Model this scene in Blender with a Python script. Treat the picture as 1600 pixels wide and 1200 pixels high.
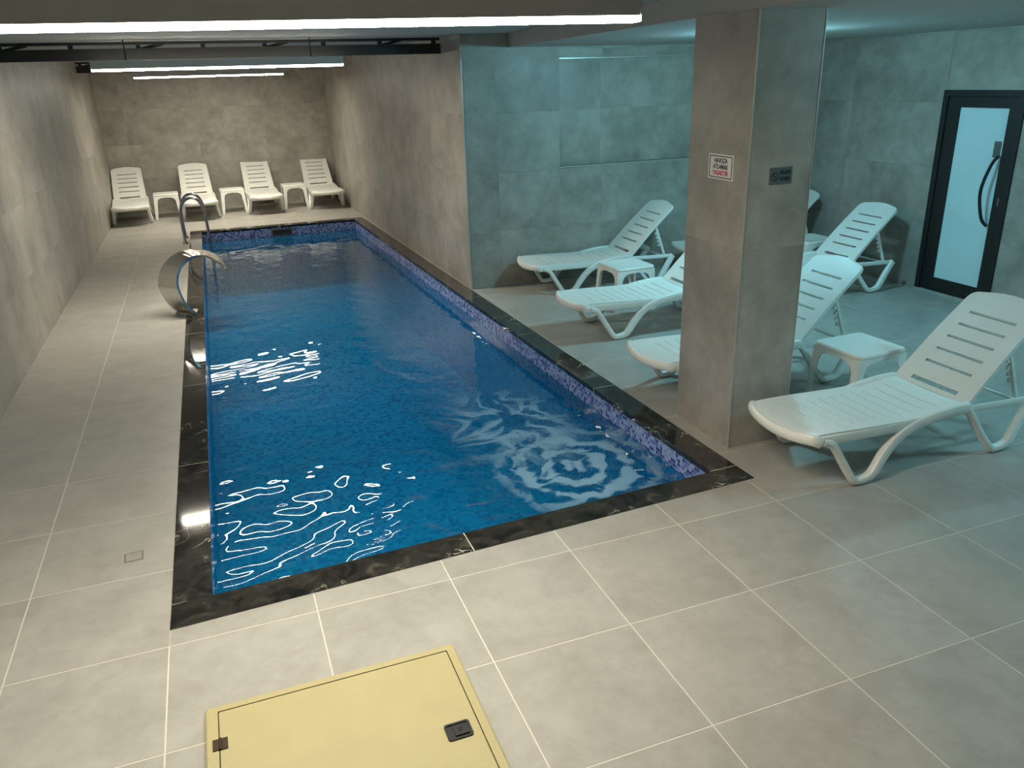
import bpy, bmesh, math, random
import numpy as np
from mathutils import Vector, Matrix

random.seed(7)
scene = bpy.context.scene
for o in list(bpy.data.objects):
    bpy.data.objects.remove(o, do_unlink=True)
col = scene.collection
R = math.radians

# ------------------------------------------------------------------ camera
FPX = 1244.8
CAM = Vector((0.4352, -3.0078, 2.1326))
YAW, PITCH, ROLL = 0.34883, 0.36656, -0.03134
fwd = Vector((math.sin(YAW) * math.cos(PITCH), math.cos(YAW) * math.cos(PITCH), -math.sin(PITCH)))
rt = Vector((math.cos(YAW), -math.sin(YAW), 0))
up = rt.cross(fwd)
c_, s_ = math.cos(ROLL), math.sin(ROLL)
rt2 = c_ * rt + s_ * up
up2 = -s_ * rt + c_ * up
cd = bpy.data.cameras.new('camera')
cam = bpy.data.objects.new('camera', cd)
col.objects.link(cam)
cd.sensor_fit = 'HORIZONTAL'
cd.sensor_width = 36.0
cd.lens = 36.0 * FPX / 1600.0
cd.clip_start = 0.02
cam.matrix_world = Matrix(((rt2.x, up2.x, -fwd.x, CAM.x), (rt2.y, up2.y, -fwd.y, CAM.y),
                           (rt2.z, up2.z, -fwd.z, CAM.z), (0, 0, 0, 1)))
scene.camera = cam

# ------------------------------------------------------------------ world, exposure, light levels
w = bpy.data.worlds.new('world')
scene.world = w
w.use_nodes = True
w.node_tree.nodes['Background'].inputs[0].default_value = (0.5, 0.55, 0.6, 1)
w.node_tree.nodes['Background'].inputs[1].default_value = 0.02
vs = scene.view_settings
vs.view_transform = 'Standard'
vs.look = 'None'
vs.exposure = 0.0
vs.gamma = 1.0
vs.use_curve_mapping = False
LED_COLOR = (1.0, 0.92, 0.76)
LED_POWER = 138.0          # opal diffuser, seen from all sides
BEAM_WATT = 17.0          # the part of each strip's light that its profile throws downwards
LENS_POWER = 40.0
ALCOVE_COLOR = (0.33, 0.83, 1.0)
ALCOVE_POWER = 205.0

# ------------------------------------------------------------------ node helpers
def srgb(r, g, b):
    def f(c):
        c /= 255.0
        return c / 12.92 if c <= 0.04045 else ((c + 0.055) / 1.055) ** 2.4
    return (f(r), f(g), f(b), 1.0)

def new_mat(name):
    m = bpy.data.materials.new(name)
    m.use_nodes = True
    nt = m.node_tree
    return m, nt, nt.nodes['Principled BSDF'], nt.nodes['Material Output']

def N(nt, typ, **kw):
    n = nt.nodes.new(typ)
    for k, v in kw.items():
        setattr(n, k, v)
    return n

def math_n(nt, op, a, b=None, c=None):
    n = N(nt, 'ShaderNodeMath', operation=op)
    for i, v in enumerate((a, b, c)):
        if v is None:
            continue
        if isinstance(v, (int, float)):
            n.inputs[i].default_value = v
        else:
            nt.links.new(v, n.inputs[i])
    return n.outputs[0]

def mixc(nt, fac, a, b, blend='MIX'):
    n = N(nt, 'ShaderNodeMix', data_type='RGBA', blend_type=blend)
    for idx, v in ((0, fac), (6, a), (7, b)):
        if isinstance(v, (int, float, tuple)):
            n.inputs[idx].default_value = v
        else:
            nt.links.new(v, n.inputs[idx])
    return n.outputs[2]

def ramp(nt, fac, stops, interp='LINEAR'):
    n = N(nt, 'ShaderNodeValToRGB')
    cr = n.color_ramp
    cr.interpolation = interp
    while len(cr.elements) < len(stops):
        cr.elements.new(0.5)
    for e, (p, c) in zip(cr.elements, stops):
        e.position = p
        e.color = c if len(c) == 4 else (*c, 1)
    nt.links.new(fac, n.inputs[0])
    return n.outputs[0]

def g(v):
    return (v, v, v, 1)

def simple(name, color, rough=0.5, metal=0.0, spec=0.5, noise=0.0, nscale=20.0, bump=0.0):
    m, nt, p, out = new_mat(name)
    p.inputs['Roughness'].default_value = rough
    p.inputs['Metallic'].default_value = metal
    p.inputs['Specular IOR Level'].default_value = spec
    tc = N(nt, 'ShaderNodeTexCoord')
    nz = N(nt, 'ShaderNodeTexNoise')
    nz.inputs['Scale'].default_value = nscale
    nz.inputs['Detail'].default_value = 4
    nt.links.new(tc.outputs['Object'], nz.inputs['Vector'])
    f = ramp(nt, nz.outputs[0], [(0.3, g(1 - noise)), (0.7, g(1 + 0))])
    nt.links.new(mixc(nt, 1.0, color, f, 'MULTIPLY'), p.inputs['Base Color'])
    if bump:
        b = N(nt, 'ShaderNodeBump')
        b.inputs['Strength'].default_value = bump
        b.inputs['Distance'].default_value = 0.002
        nt.links.new(nz.outputs[0], b.inputs['Height'])
        nt.links.new(b.outputs[0], p.inputs['Normal'])
    return m

def porcelain(name, base, dark, rough, var, scale=1.0):
    """concrete-look porcelain tile: cloudy patches plus a tone of its own per tile"""
    m, nt, p, out = new_mat(name)
    tc = N(nt, 'ShaderNodeTexCoord')
    oi = N(nt, 'ShaderNodeObjectInfo')
    off = N(nt, 'ShaderNodeVectorMath', operation='MULTIPLY_ADD')
    comb = N(nt, 'ShaderNodeCombineXYZ')
    for i in range(3):
        nt.links.new(oi.outputs['Random'], comb.inputs[i])
    nt.links.new(comb.outputs[0], off.inputs[0])
    off.inputs[1].default_value = (37, 53, 71)
    nt.links.new(tc.outputs['Object'], off.inputs[2])
    n1 = N(nt, 'ShaderNodeTexNoise')
    n1.inputs['Scale'].default_value = 2.2 * scale
    n1.inputs['Detail'].default_value = 6
    n1.inputs['Roughness'].default_value = 0.62
    n1.inputs['Distortion'].default_value = 0.3
    nt.links.new(off.outputs[0], n1.inputs['Vector'])
    n2 = N(nt, 'ShaderNodeTexNoise')
    n2.inputs['Scale'].default_value = 9.0 * scale
    n2.inputs['Detail'].default_value = 5
    nt.links.new(off.outputs[0], n2.inputs['Vector'])
    f = math_n(nt, 'ADD', math_n(nt, 'MULTIPLY', n1.outputs[0], 0.72), math_n(nt, 'MULTIPLY', n2.outputs[0], 0.28))
    c = ramp(nt, f, [(0.34, dark), (0.62, base)])
    tone = math_n(nt, 'ADD', math_n(nt, 'MULTIPLY', oi.outputs['Random'], var), 1.0 - var / 2)
    hsv = N(nt, 'ShaderNodeHueSaturation')
    nt.links.new(c, hsv.inputs['Color'])
    nt.links.new(tone, hsv.inputs['Value'])
    nt.links.new(hsv.outputs[0], p.inputs['Base Color'])
    rr = ramp(nt, n2.outputs[0], [(0.3, g(rough - 0.06)), (0.7, g(rough + 0.08))])
    nt.links.new(rr, p.inputs['Roughness'])
    b = N(nt, 'ShaderNodeBump')
    b.inputs['Strength'].default_value = 0.08
    b.inputs['Distance'].default_value = 0.002
    nt.links.new(n2.outputs[0], b.inputs['Height'])
    nt.links.new(b.outputs[0], p.inputs['Normal'])
    return m

def marble():
    m, nt, p, out = new_mat('black_marble')
    tc = N(nt, 'ShaderNodeTexCoord')
    nz = N(nt, 'ShaderNodeTexNoise')
    nz.inputs['Scale'].default_value = 3.0
    nz.inputs['Detail'].default_value = 7
    nz.inputs['Distortion'].default_value = 1.6
    nt.links.new(tc.outputs['Object'], nz.inputs['Vector'])
    vein = math_n(nt, 'ABSOLUTE', math_n(nt, 'SUBTRACT', nz.outputs[0], 0.5))
    n3 = N(nt, 'ShaderNodeTexNoise')
    n3.inputs['Scale'].default_value = 2.3
    nt.links.new(tc.outputs['Object'], n3.inputs['Vector'])
    gate = ramp(nt, n3.outputs[0], [(0.56, g(0)), (0.66, g(1))])
    v = ramp(nt, vein, [(0.0, g(1)), (0.009, g(0))])
    f = math_n(nt, 'MULTIPLY', v, gate)
    n2 = N(nt, 'ShaderNodeTexNoise')
    n2.inputs['Scale'].default_value = 8.0
    n2.inputs['Detail'].default_value = 6
    n2.inputs['Distortion'].default_value = 1.0
    nt.links.new(tc.outputs['Object'], n2.inputs['Vector'])
    base = ramp(nt, n2.outputs[0], [(0.35, srgb(22, 22, 20)), (0.62, srgb(52, 50, 45)), (0.75, srgb(84, 80, 72))])
    nt.links.new(mixc(nt, f, base, srgb(190, 182, 165)), p.inputs['Base Color'])
    p.inputs['Roughness'].default_value = 0.06
    p.inputs['Specular IOR Level'].default_value = 0.5
    return m

def mosaic(name, ax, size=0.025, stops=None):
    """small glass mosaic: cells of random blue tone with pale grout, ax = the two in-plane axes"""
    m, nt, p, out = new_mat(name)
    tc = N(nt, 'ShaderNodeTexCoord')
    sep = N(nt, 'ShaderNodeSeparateXYZ')
    nt.links.new(tc.outputs['Object'], sep.inputs[0])
    cells, masks = [], []
    for a in ax:
        v = math_n(nt, 'DIVIDE', sep.outputs[a], size)
        cells.append(math_n(nt, 'FLOOR', v))
        fr = math_n(nt, 'FRACT', v)
        masks.append(math_n(nt, 'LESS_THAN', math_n(nt, 'ABSOLUTE', math_n(nt, 'SUBTRACT', fr, 0.5)), 0.45))
    cmb = N(nt, 'ShaderNodeCombineXYZ')
    nt.links.new(cells[0], cmb.inputs[0])
    nt.links.new(cells[1], cmb.inputs[1])
    wn = N(nt, 'ShaderNodeTexWhiteNoise', noise_dimensions='2D')
    nt.links.new(cmb.outputs[0], wn.inputs['Vector'])
    c = ramp(nt, wn.outputs['Value'], stops or [(0.0, srgb(44, 58, 126)), (0.24, srgb(88, 106, 176)), (0.44, srgb(148, 164, 206)),
                                       (0.74, srgb(124, 146, 198))], 'CONSTANT')
    mask = math_n(nt, 'MULTIPLY', masks[0], masks[1])
    nt.links.new(mixc(nt, mask, srgb(164, 174, 200), c), p.inputs['Base Color'])
    p.inputs['Roughness'].default_value = 0.22
    b = N(nt, 'ShaderNodeBump')
    b.inputs['Strength'].default_value = 0.3
    b.inputs['Distance'].default_value = 0.002
    nt.links.new(mask, b.inputs['Height'])
    nt.links.new(b.outputs[0], p.inputs['Normal'])
    return m

JET = (2.33, 1.10)
WZ = -0.165

def water_mat():
    m, nt, p, out = new_mat('pool_water')
    nt.nodes.remove(p)
    tr = N(nt, 'ShaderNodeBsdfTransparent')
    tr.inputs[0].default_value = (0.07, 0.57, 0.78, 1)
    gl = N(nt, 'ShaderNodeBsdfGlossy')
    gl.inputs['Roughness'].default_value = 0.015
    gl.inputs[0].default_value = (1, 1, 1, 1)
    fr = N(nt, 'ShaderNodeFresnel')
    fr.inputs['IOR'].default_value = 1.33
    mx = N(nt, 'ShaderNodeMixShader')
    nt.links.new(fr.outputs[0], mx.inputs[0])
    nt.links.new(tr.outputs[0], mx.inputs[1])
    nt.links.new(gl.outputs[0], mx.inputs[2])
    tb = N(nt, 'ShaderNodeBsdfDiffuse')     # slight turbidity of the water body
    tb.inputs[0].default_value = (0.005, 0.24, 0.52, 1)
    mt = N(nt, 'ShaderNodeMixShader')
    mt.inputs[0].default_value = 0.25
    nt.links.new(tr.outputs[0], mt.inputs[1])
    nt.links.new(tb.outputs[0], mt.inputs[2])
    nt.links.new(mt.outputs[0], mx.inputs[1])
    # foam stirred up by the jet: broken rings round the jet and a few drifting arms
    tc = N(nt, 'ShaderNodeTexCoord')
    nzw = N(nt, 'ShaderNodeTexNoise')
    nzw.inputs['Scale'].default_value = 3.2
    nzw.inputs['Detail'].default_value = 3
    nt.links.new(tc.outputs['Object'], nzw.inputs['Vector'])
    warp = N(nt, 'ShaderNodeVectorMath', operation='MULTIPLY_ADD')
    nt.links.new(nzw.outputs['Color'], warp.inputs[0])
    warp.inputs[1].default_value = (0.20, 0.20, 0)
    nt.links.new(tc.outputs['Object'], warp.inputs[2])
    sub = N(nt, 'ShaderNodeVectorMath', operation='SUBTRACT')
    nt.links.new(warp.outputs[0], sub.inputs[0])
    sub.inputs[1].default_value = (JET[0] + 0.10, JET[1] + 0.10, WZ)
    flat = N(nt, 'ShaderNodeVectorMath', operation='MULTIPLY')
    nt.links.new(sub.outputs[0], flat.inputs[0])
    flat.inputs[1].default_value = (1.0, 0.85, 0.0)
    ln = N(nt, 'ShaderNodeVectorMath', operation='LENGTH')
    nt.links.new(flat.outputs[0], ln.inputs[0])
    d = ln.outputs['Value']
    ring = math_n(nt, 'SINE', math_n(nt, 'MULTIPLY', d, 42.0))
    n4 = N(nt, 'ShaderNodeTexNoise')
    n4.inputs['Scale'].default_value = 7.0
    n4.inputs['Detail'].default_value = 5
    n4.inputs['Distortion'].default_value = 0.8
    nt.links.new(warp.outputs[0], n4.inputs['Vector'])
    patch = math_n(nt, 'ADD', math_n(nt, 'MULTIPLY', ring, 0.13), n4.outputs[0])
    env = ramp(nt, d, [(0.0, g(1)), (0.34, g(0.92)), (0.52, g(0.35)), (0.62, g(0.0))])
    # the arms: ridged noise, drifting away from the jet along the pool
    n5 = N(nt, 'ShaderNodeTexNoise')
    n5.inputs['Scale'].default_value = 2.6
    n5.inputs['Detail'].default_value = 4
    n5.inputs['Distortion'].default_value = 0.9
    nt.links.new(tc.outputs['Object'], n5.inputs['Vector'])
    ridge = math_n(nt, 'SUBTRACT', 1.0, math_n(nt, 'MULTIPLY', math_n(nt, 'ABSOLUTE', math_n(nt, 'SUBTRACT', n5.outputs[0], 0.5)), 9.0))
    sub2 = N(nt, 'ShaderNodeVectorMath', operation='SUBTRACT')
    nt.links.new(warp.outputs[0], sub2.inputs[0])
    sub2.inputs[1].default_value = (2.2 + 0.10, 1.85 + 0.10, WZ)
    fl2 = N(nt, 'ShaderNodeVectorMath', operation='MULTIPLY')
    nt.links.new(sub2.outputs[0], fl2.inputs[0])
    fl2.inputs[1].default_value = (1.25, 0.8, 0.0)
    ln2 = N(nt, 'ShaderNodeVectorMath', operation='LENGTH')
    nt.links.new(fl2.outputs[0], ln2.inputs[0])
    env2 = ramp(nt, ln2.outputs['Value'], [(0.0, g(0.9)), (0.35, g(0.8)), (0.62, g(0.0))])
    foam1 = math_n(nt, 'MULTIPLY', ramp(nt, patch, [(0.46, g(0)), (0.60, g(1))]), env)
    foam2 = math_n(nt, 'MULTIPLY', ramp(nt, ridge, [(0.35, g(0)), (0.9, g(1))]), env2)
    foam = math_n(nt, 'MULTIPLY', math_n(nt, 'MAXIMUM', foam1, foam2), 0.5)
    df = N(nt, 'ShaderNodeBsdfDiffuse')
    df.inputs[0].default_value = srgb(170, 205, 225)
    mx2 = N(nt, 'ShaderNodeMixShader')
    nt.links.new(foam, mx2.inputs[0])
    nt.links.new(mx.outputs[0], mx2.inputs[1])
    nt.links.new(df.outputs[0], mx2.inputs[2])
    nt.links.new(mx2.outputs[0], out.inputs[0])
    return m

def emit(name, color, power):
    m, nt, p, out = new_mat(name)
    nt.nodes.remove(p)
    e = N(nt, 'ShaderNodeEmission')
    e.inputs[0].default_value = (*color, 1)
    e.inputs[1].default_value = power
    nt.links.new(e.outputs[0], out.inputs[0])
    return m

M = dict(
    floor=porcelain('floor_porcelain', srgb(166, 163, 156), srgb(149, 145, 138), 0.38, 0.05, 1.7),
    grout=simple('grout', srgb(208, 202, 188), 0.8, noise=0.08, nscale=40),
    wall=porcelain('wall_porcelain', srgb(166, 161, 152), srgb(128, 124, 115), 0.45, 0.04, 0.9),
    wallback=simple('wall_joint', srgb(150, 146, 138), 0.8, noise=0.1),
    plaster=simple('ceiling_paint', srgb(172, 172, 168), 0.85, noise=0.04, nscale=3),
    marble=marble(),
    mos_x=mosaic('mosaic_cross', (0, 2)),
    mos_y=mosaic('mosaic_long', (1, 2)),
    mos_f=mosaic('mosaic_floor', (0, 1), 0.036, [(0.0, srgb(98, 136, 176)), (0.22, srgb(150, 184, 210)), (0.5, srgb(188, 214, 230)), (0.8, srgb(164, 198, 222))]),
    water=water_mat(),
    plastic=simple('white_plastic', srgb(232, 232, 226), 0.32, noise=0.03, nscale=6),
    steel=simple('stainless_steel', (0.72, 0.70, 0.66, 1), 0.2, 1.0, noise=0.08, nscale=30),
    chrome=simple('chrome', (0.5, 0.5, 0.5, 1), 0.12, 1.0, noise=0.05),
    black=simple('black_metal', srgb(18, 19, 20), 0.6, 0.0, noise=0.15),
    truss=simple('black_steel', srgb(26, 26, 25), 0.6, 0.0, noise=0.2),
    housing=simple('aluminium_housing', srgb(165, 165, 162), 0.5, 0.0, noise=0.05),
    led=emit('led_diffuser', LED_COLOR, LED_POWER),
    lens=emit('led_lens_edge', LED_COLOR, LENS_POWER),
    panel=emit('panel_diffuser', ALCOVE_COLOR, ALCOVE_POWER),
    yellow=simple('yellow_paint', srgb(172, 161, 119), 0.5, noise=0.05, nscale=8, bump=0.05),
    frost=simple('frosted_glass', srgb(186, 212, 216), 0.35, noise=0.04, nscale=2),
    trim=simple('trim_metal', srgb(190, 188, 180), 0.35, 0.6, noise=0.05),
    thresh=simple('threshold_stone', srgb(172, 172, 166), 0.5, noise=0.1),
    sign=simple('sign_white', srgb(226, 224, 222), 0.4, noise=0.02),
    ink=simple('sign_black', srgb(18, 18, 20), 0.5),
    red=simple('sign_red', srgb(190, 30, 60), 0.5),
    greyplate=simple('sign_grey', srgb(92, 100, 98), 0.4, 0.2, noise=0.06),
    rust=simple('hinge_steel', srgb(78, 62, 48), 0.5, 0.6, noise=0.3, nscale=60),
    sticker=simple('sticker_white', srgb(235, 235, 232), 0.4),
    drain=simple('drain_line', srgb(112, 108, 98), 0.6, noise=0.1),
)

fb = M['frost'].node_tree.nodes['Principled BSDF']     # faint glow put into the door pane to brighten it, as if backlit
fb.inputs['Emission Color'].default_value = (0.36, 0.86, 1.0, 1)
fb.inputs['Emission Strength'].default_value = 0.05

# ------------------------------------------------------------------ mesh helpers
def mk(name, verts, faces, mat, parent=None, smooth=False):
    me = bpy.data.meshes.new(name)
    me.from_pydata([tuple(v) for v in verts], [], faces)
    me.update()
    bm = bmesh.new()
    bm.from_mesh(me)
    bmesh.ops.recalc_face_normals(bm, faces=bm.faces)
    bm.to_mesh(me)
    bm.free()
    o = bpy.data.objects.new(name, me)
    col.objects.link(o)
    if mat:
        me.materials.append(M[mat])
    if smooth:
        for p in me.polygons:
            p.use_smooth = True
        try:
            me.set_sharp_from_angle(angle=R(38))
        except Exception:
            pass
    if parent:
        o.parent = parent
    return o

class MB:
    """collects simple solids and links them as ONE mesh object"""
    def __init__(self):
        self.v, self.f = [], []
    def add(self, v, f):
        n = len(self.v)
        self.v += [tuple(p) for p in v]
        self.f += [tuple(i + n for i in q) for q in f]
        return self
    def box(self, x0, x1, y0, y1, z0, z1):
        return self.add([(x0, y0, z0), (x1, y0, z0), (x1, y1, z0), (x0, y1, z0), (x0, y0, z1), (x1, y0, z1), (x1, y1, z1), (x0, y1, z1)],
                        [(3, 2, 1, 0), (4, 5, 6, 7), (0, 1, 5, 4), (1, 2, 6, 5), (2, 3, 7, 6), (3, 0, 4, 7)])
    def prism(self, poly, z0, z1):
        n = len(poly)
        v = [(p[0], p[1], z0) for p in poly] + [(p[0], p[1], z1) for p in poly]
        f = [tuple(reversed(range(n))), tuple(range(n, 2 * n))]
        f += [(i, (i + 1) % n, n + (i + 1) % n, n + i) for i in range(n)]
        return self.add(v, f)
    def sweep(self, pts, hw, hh, side=None, seg=10, power=2.6):
        """rounded-rectangle section swept along pts; hw along `side`, hh in the path's plane"""
        pts = [Vector(p) for p in pts]
        n = len(pts)
        v, f = [], []
        prev = None
        for i, p in enumerate(pts):
            t = (pts[min(i + 1, n - 1)] - pts[max(i - 1, 0)]).normalized()
            if side is not None:
                s = Vector(side)
                s = (s - t * s.dot(t)).normalized()
            else:
                s = prev if prev is not None else (Vector((0, 0, 1)) if abs(t.z) < 0.9 else Vector((1, 0, 0)))
                s = (s - t * s.dot(t)).normalized()
                prev = s
            b = t.cross(s)
            a = hw[i] if isinstance(hw, (list, tuple)) else hw
            h = hh[i] if isinstance(hh, (list, tuple)) else hh
            for k in range(seg):
                th = 2 * math.pi * (k + 0.5) / seg
                c, sn = math.cos(th), math.sin(th)
                e = 2.0 / power
                x = math.copysign(abs(c) ** e, c) * a
                y = math.copysign(abs(sn) ** e, sn) * h
                v.append(p + s * x + b * y)
        for i in range(n - 1):
            for k in range(seg):
                k2 = (k + 1) % seg
                f.append((i * seg + k, i * seg + k2, (i + 1) * seg + k2, (i + 1) * seg + k))
        f.append(tuple(reversed(range(seg))))
        f.append(tuple((n - 1) * seg + k for k in range(seg)))
        return self.add(v, f)
    def tube(self, pts, r, seg=10):
        return self.sweep(pts, r, r, None, seg, 2.0)
    def build(self, name, mat, parent=None, smooth=False):
        return mk(name, self.v, self.f, mat, parent, smooth)

def spline(pts, n=6):
    pts = [Vector(p) for p in pts]
    out = []
    for i in range(len(pts) - 1):
        p0 = pts[max(i - 1, 0)]
        p1, p2 = pts[i], pts[i + 1]
        p3 = pts[min(i + 2, len(pts) - 1)]
        for k in range(n):
            t = k / n
            out.append(0.5 * ((2 * p1) + (-p0 + p2) * t + (2 * p0 - 5 * p1 + 4 * p2 - p3) * t * t + (-p0 + 3 * p1 - 3 * p2 + p3) * t ** 3))
    out.append(pts[-1])
    return out

def thing(name, label, cat, loc=(0, 0, 0), rz=0.0, group=None):
    o = bpy.data.objects.new(name, None)
    col.objects.link(o)
    o.empty_display_size = 0.1
    o.location = loc
    o.rotation_euler = (0, 0, rz)
    o['label'] = label
    o['category'] = cat
    if group:
        o['group'] = group
    return o

def struct(o, label=None, cat=None):
    o['kind'] = 'structure'
    if label:
        o['label'] = label
    if cat:
        o['category'] = cat
    return o

def copy_tree(o, parent=None):
    c = o.copy()
    col.objects.link(c)
    c.parent = parent
    for ch in list(o.children):
        copy_tree(ch, c)
    return c

def clip(poly, a, b):
    """keep the part of a convex polygon on the left of the line a->b"""
    out = []
    n = len(poly)
    def sd(p):
        return (b[0] - a[0]) * (p[1] - a[1]) - (b[1] - a[1]) * (p[0] - a[0])
    for i in range(n):
        p, q = poly[i], poly[(i + 1) % n]
        sp, sq = sd(p), sd(q)
        if sp >= 0:
            out.append(p)
        if (sp > 0 and sq < 0) or (sp < 0 and sq > 0):
            t = sp / (sp - sq)
            out.append((p[0] + (q[0] - p[0]) * t, p[1] + (q[1] - p[1]) * t))
    return out

def clip_convex(poly, region):
    for i in range(len(region)):
        poly = clip(poly, region[i], region[(i + 1) % len(region)])
        if len(poly) < 3:
            return []
    return poly

def area(p):
    return 0.5 * abs(sum(p[i][0] * p[(i + 1) % len(p)][1] - p[(i + 1) % len(p)][0] * p[i][1] for i in range(len(p))))

# ------------------------------------------------------------------ plan
XL, XR = -1.18, 7.05          # left wall, alcove right wall
YB, YA, YN = 13.42, 5.08, -4.5  # wall behind the far loungers, alcove back wall, wall behind the viewer
ZC, ZA = 2.55, 2.42           # ceilings over the pool and over the alcove
O1, O2, O3, O4 = (0.0, 0.11), (3.05, 0.26), (2.80, 10.68), (0.06, 10.70)   # coping, outer corners
CW = 0.16
def offset_quad(q, d):
    n = len(q)
    lines = []
    for i in range(n):
        a, b = Vector(q[i]), Vector(q[(i + 1) % n])
        t = (b - a).normalized()
        nrm = Vector((-t.y, t.x))
        lines.append((a + nrm * d, t))
    res = []
    for i in range(n):
        (p, t), (q2, u) = lines[i - 1], lines[i]
        den = t.x * u.y - t.y * u.x
        k = ((q2.x - p.x) * u.y - (q2.y - p.y) * u.x) / den
        res.append((p.x + t.x * k, p.y + t.y * k))
    return res
I1, I2, I3, I4 = offset_quad([O1, O2, O3, O4], CW)
def wall_ch(y):               # face of the wall that runs along the far half of the pool
    return 2.945 - 0.0163 * (y - YA)

# ------------------------------------------------------------------ floor with its tiles
def at_line(a, b, y):
    t = (y - a[1]) / (b[1] - a[1])
    return a[0] + (b[0] - a[0]) * t
regions = [
    [(XL, YN), (O1[0], YN), (O1[0], 0.0), (XL, 0.0)],
    [(XL, 0.0), (O1[0], 0.0), O4, (O4[0], YB), (XL, YB)],
    [(O1[0], YN), (XR, YN), (XR, O2[1]), O2, O1],
    [O2, (XR, O2[1]), (XR, YA), (at_line(O2, O3, YA), YA)],
    [O4, O3, (wall_ch(O3[1]), O3[1]), (wall_ch(YB), YB), (O4[0], YB)],
    [(at_line(O2, O3, YA), YA), (wall_ch(YA) + 0.02, YA), (wall_ch(O3[1]), O3[1]), O3],
]
fl = MB()
for rg in regions:
    fl.prism(rg, -0.14, -0.0008)
floor = struct(fl.build('floor', 'grout'))
T, G2 = 0.6, 0.0030
def add_floor_tile(poly):
    cx = sum(p[0] for p in poly) / len(poly)
    cy = sum(p[1] for p in poly) / len(poly)
    mb = MB().prism([(p[0] - cx, p[1] - cy) for p in poly], -0.012, 0.0)
    o = mb.build('floor_tile', 'floor', floor)
    o.location = (cx, cy, 0)
full_mesh = None
for i in range(-2, 12):
    for j in range(-8, 23):
        x0, y0 = i * T, j * T
        r = [(x0 + G2, y0 + G2), (x0 + T - G2, y0 + G2), (x0 + T - G2, y0 + T - G2), (x0 + G2, y0 + T - G2)]
        for ri, rg in enumerate(regions):
            rr_ = r
            if ri == 1:
                if i >= 0:
                    continue
                if i == -1:
                    rr_ = [r[0], (x0 + T + 0.1, r[1][1]), (x0 + T + 0.1, r[2][1]), r[3]]
            p = clip_convex(rr_, rg)
            if p and area(p) > 0.0003:
                if abs(area(p) - (T - 2 * G2) ** 2) < 1e-6 and rr_ is r:
                    if full_mesh is None:
                        h = T / 2 - G2
                        o = MB().prism([(-h, -h), (h, -h), (h, h), (-h, h)], -0.012, 0).build('floor_tile', 'floor', floor)
                        full_mesh = o.data
                    else:
                        o = bpy.data.objects.new('floor_tile', full_mesh)
                        col.objects.link(o)
                        o.parent = floor
                    o.location = (x0 + T / 2, y0 + T / 2, 0)
                else:
                    add_floor_tile(p)

# ------------------------------------------------------------------ walls with their large tiles
def tiled_wall(name, a, b, z0, z1, back, holes=(), tw=1.2, th=0.6, gap=0.0004, thick=0.02, niche=None, start=0.0):
    """wall face from a to b (plan), room on the left of a->b; back = thickness of the wall behind the tiles"""
    a, b = Vector(a), Vector(b)
    t = (b - a).normalized()
    L = (b - a).length
    n = Vector((-t.y, t.x))
    def P(u, d, z):
        q = a + t * u + n * d
        return (q.x, q.y, z)
    def solid(mb, u0, u1, za, zb, d0, d1):
        mb.add([P(u0, d0, za), P(u1, d0, za), P(u1, d1, za), P(u0, d1, za), P(u0, d0, zb), P(u1, d0, zb), P(u1, d1, zb), P(u0, d1, zb)],
               [(0, 1, 2, 3), (7, 6, 5, 4), (4, 5, 1, 0), (5, 6, 2, 1), (6, 7, 3, 2), (7, 4, 0, 3)])
    rects = [(0, L, z0, z1)]
    for (h0, h1, k0, k1) in holes:
        nr = []
        for (u0, u1, za, zb) in rects:
            if h1 <= u0 or h0 >= u1 or k1 <= za or k0 >= zb:
                nr.append((u0, u1, za, zb))
                continue
            if u0 < h0: nr.append((u0, h0, za, zb))
            if h1 < u1: nr.append((h1, u1, za, zb))
            m0, m1 = max(u0, h0), min(u1, h1)
            if za < k0: nr.append((m0, m1, za, k0))
            if k1 < zb: nr.append((m0, m1, k1, zb))
        rects = nr
    core = MB()
    for (u0, u1, za, zb) in ([(0, L, z0, z1)] if niche else rects):
        solid(core, u0, u1, za, zb, -thick - back, -thick - (0.0012 if niche else -0.0) - (0.0 if niche else 0.0012))
    wobj = struct(core.build(name, 'wallback'))
    def tiles(rects, d0, d1):
        for (u0, u1, za, zb) in rects:
            iu = int(math.floor((u0 - start) / tw))
            while start + iu * tw < u1:
                iz = int(math.floor(za / th))
                while iz * th < zb:
                    p0, p1 = max(u0, start + iu * tw + gap), min(u1, start + (iu + 1) * tw - gap)
                    q0, q1 = max(za, iz * th + gap), min(zb, (iz + 1) * th - gap)
                    if p1 - p0 > 0.01 and q1 - q0 > 0.01:
                        mb = MB()
                        solid(mb, p0, p1, q0, q1, d0, d1)
                        mb.build('wall_tile', 'wall', wobj)
                    iz += 1
                iu += 1
    tiles(rects, -thick, 0.0)
    if niche:
        tiles(holes, -thick - 0.001, -thick + 0.012)
    return wobj

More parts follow.
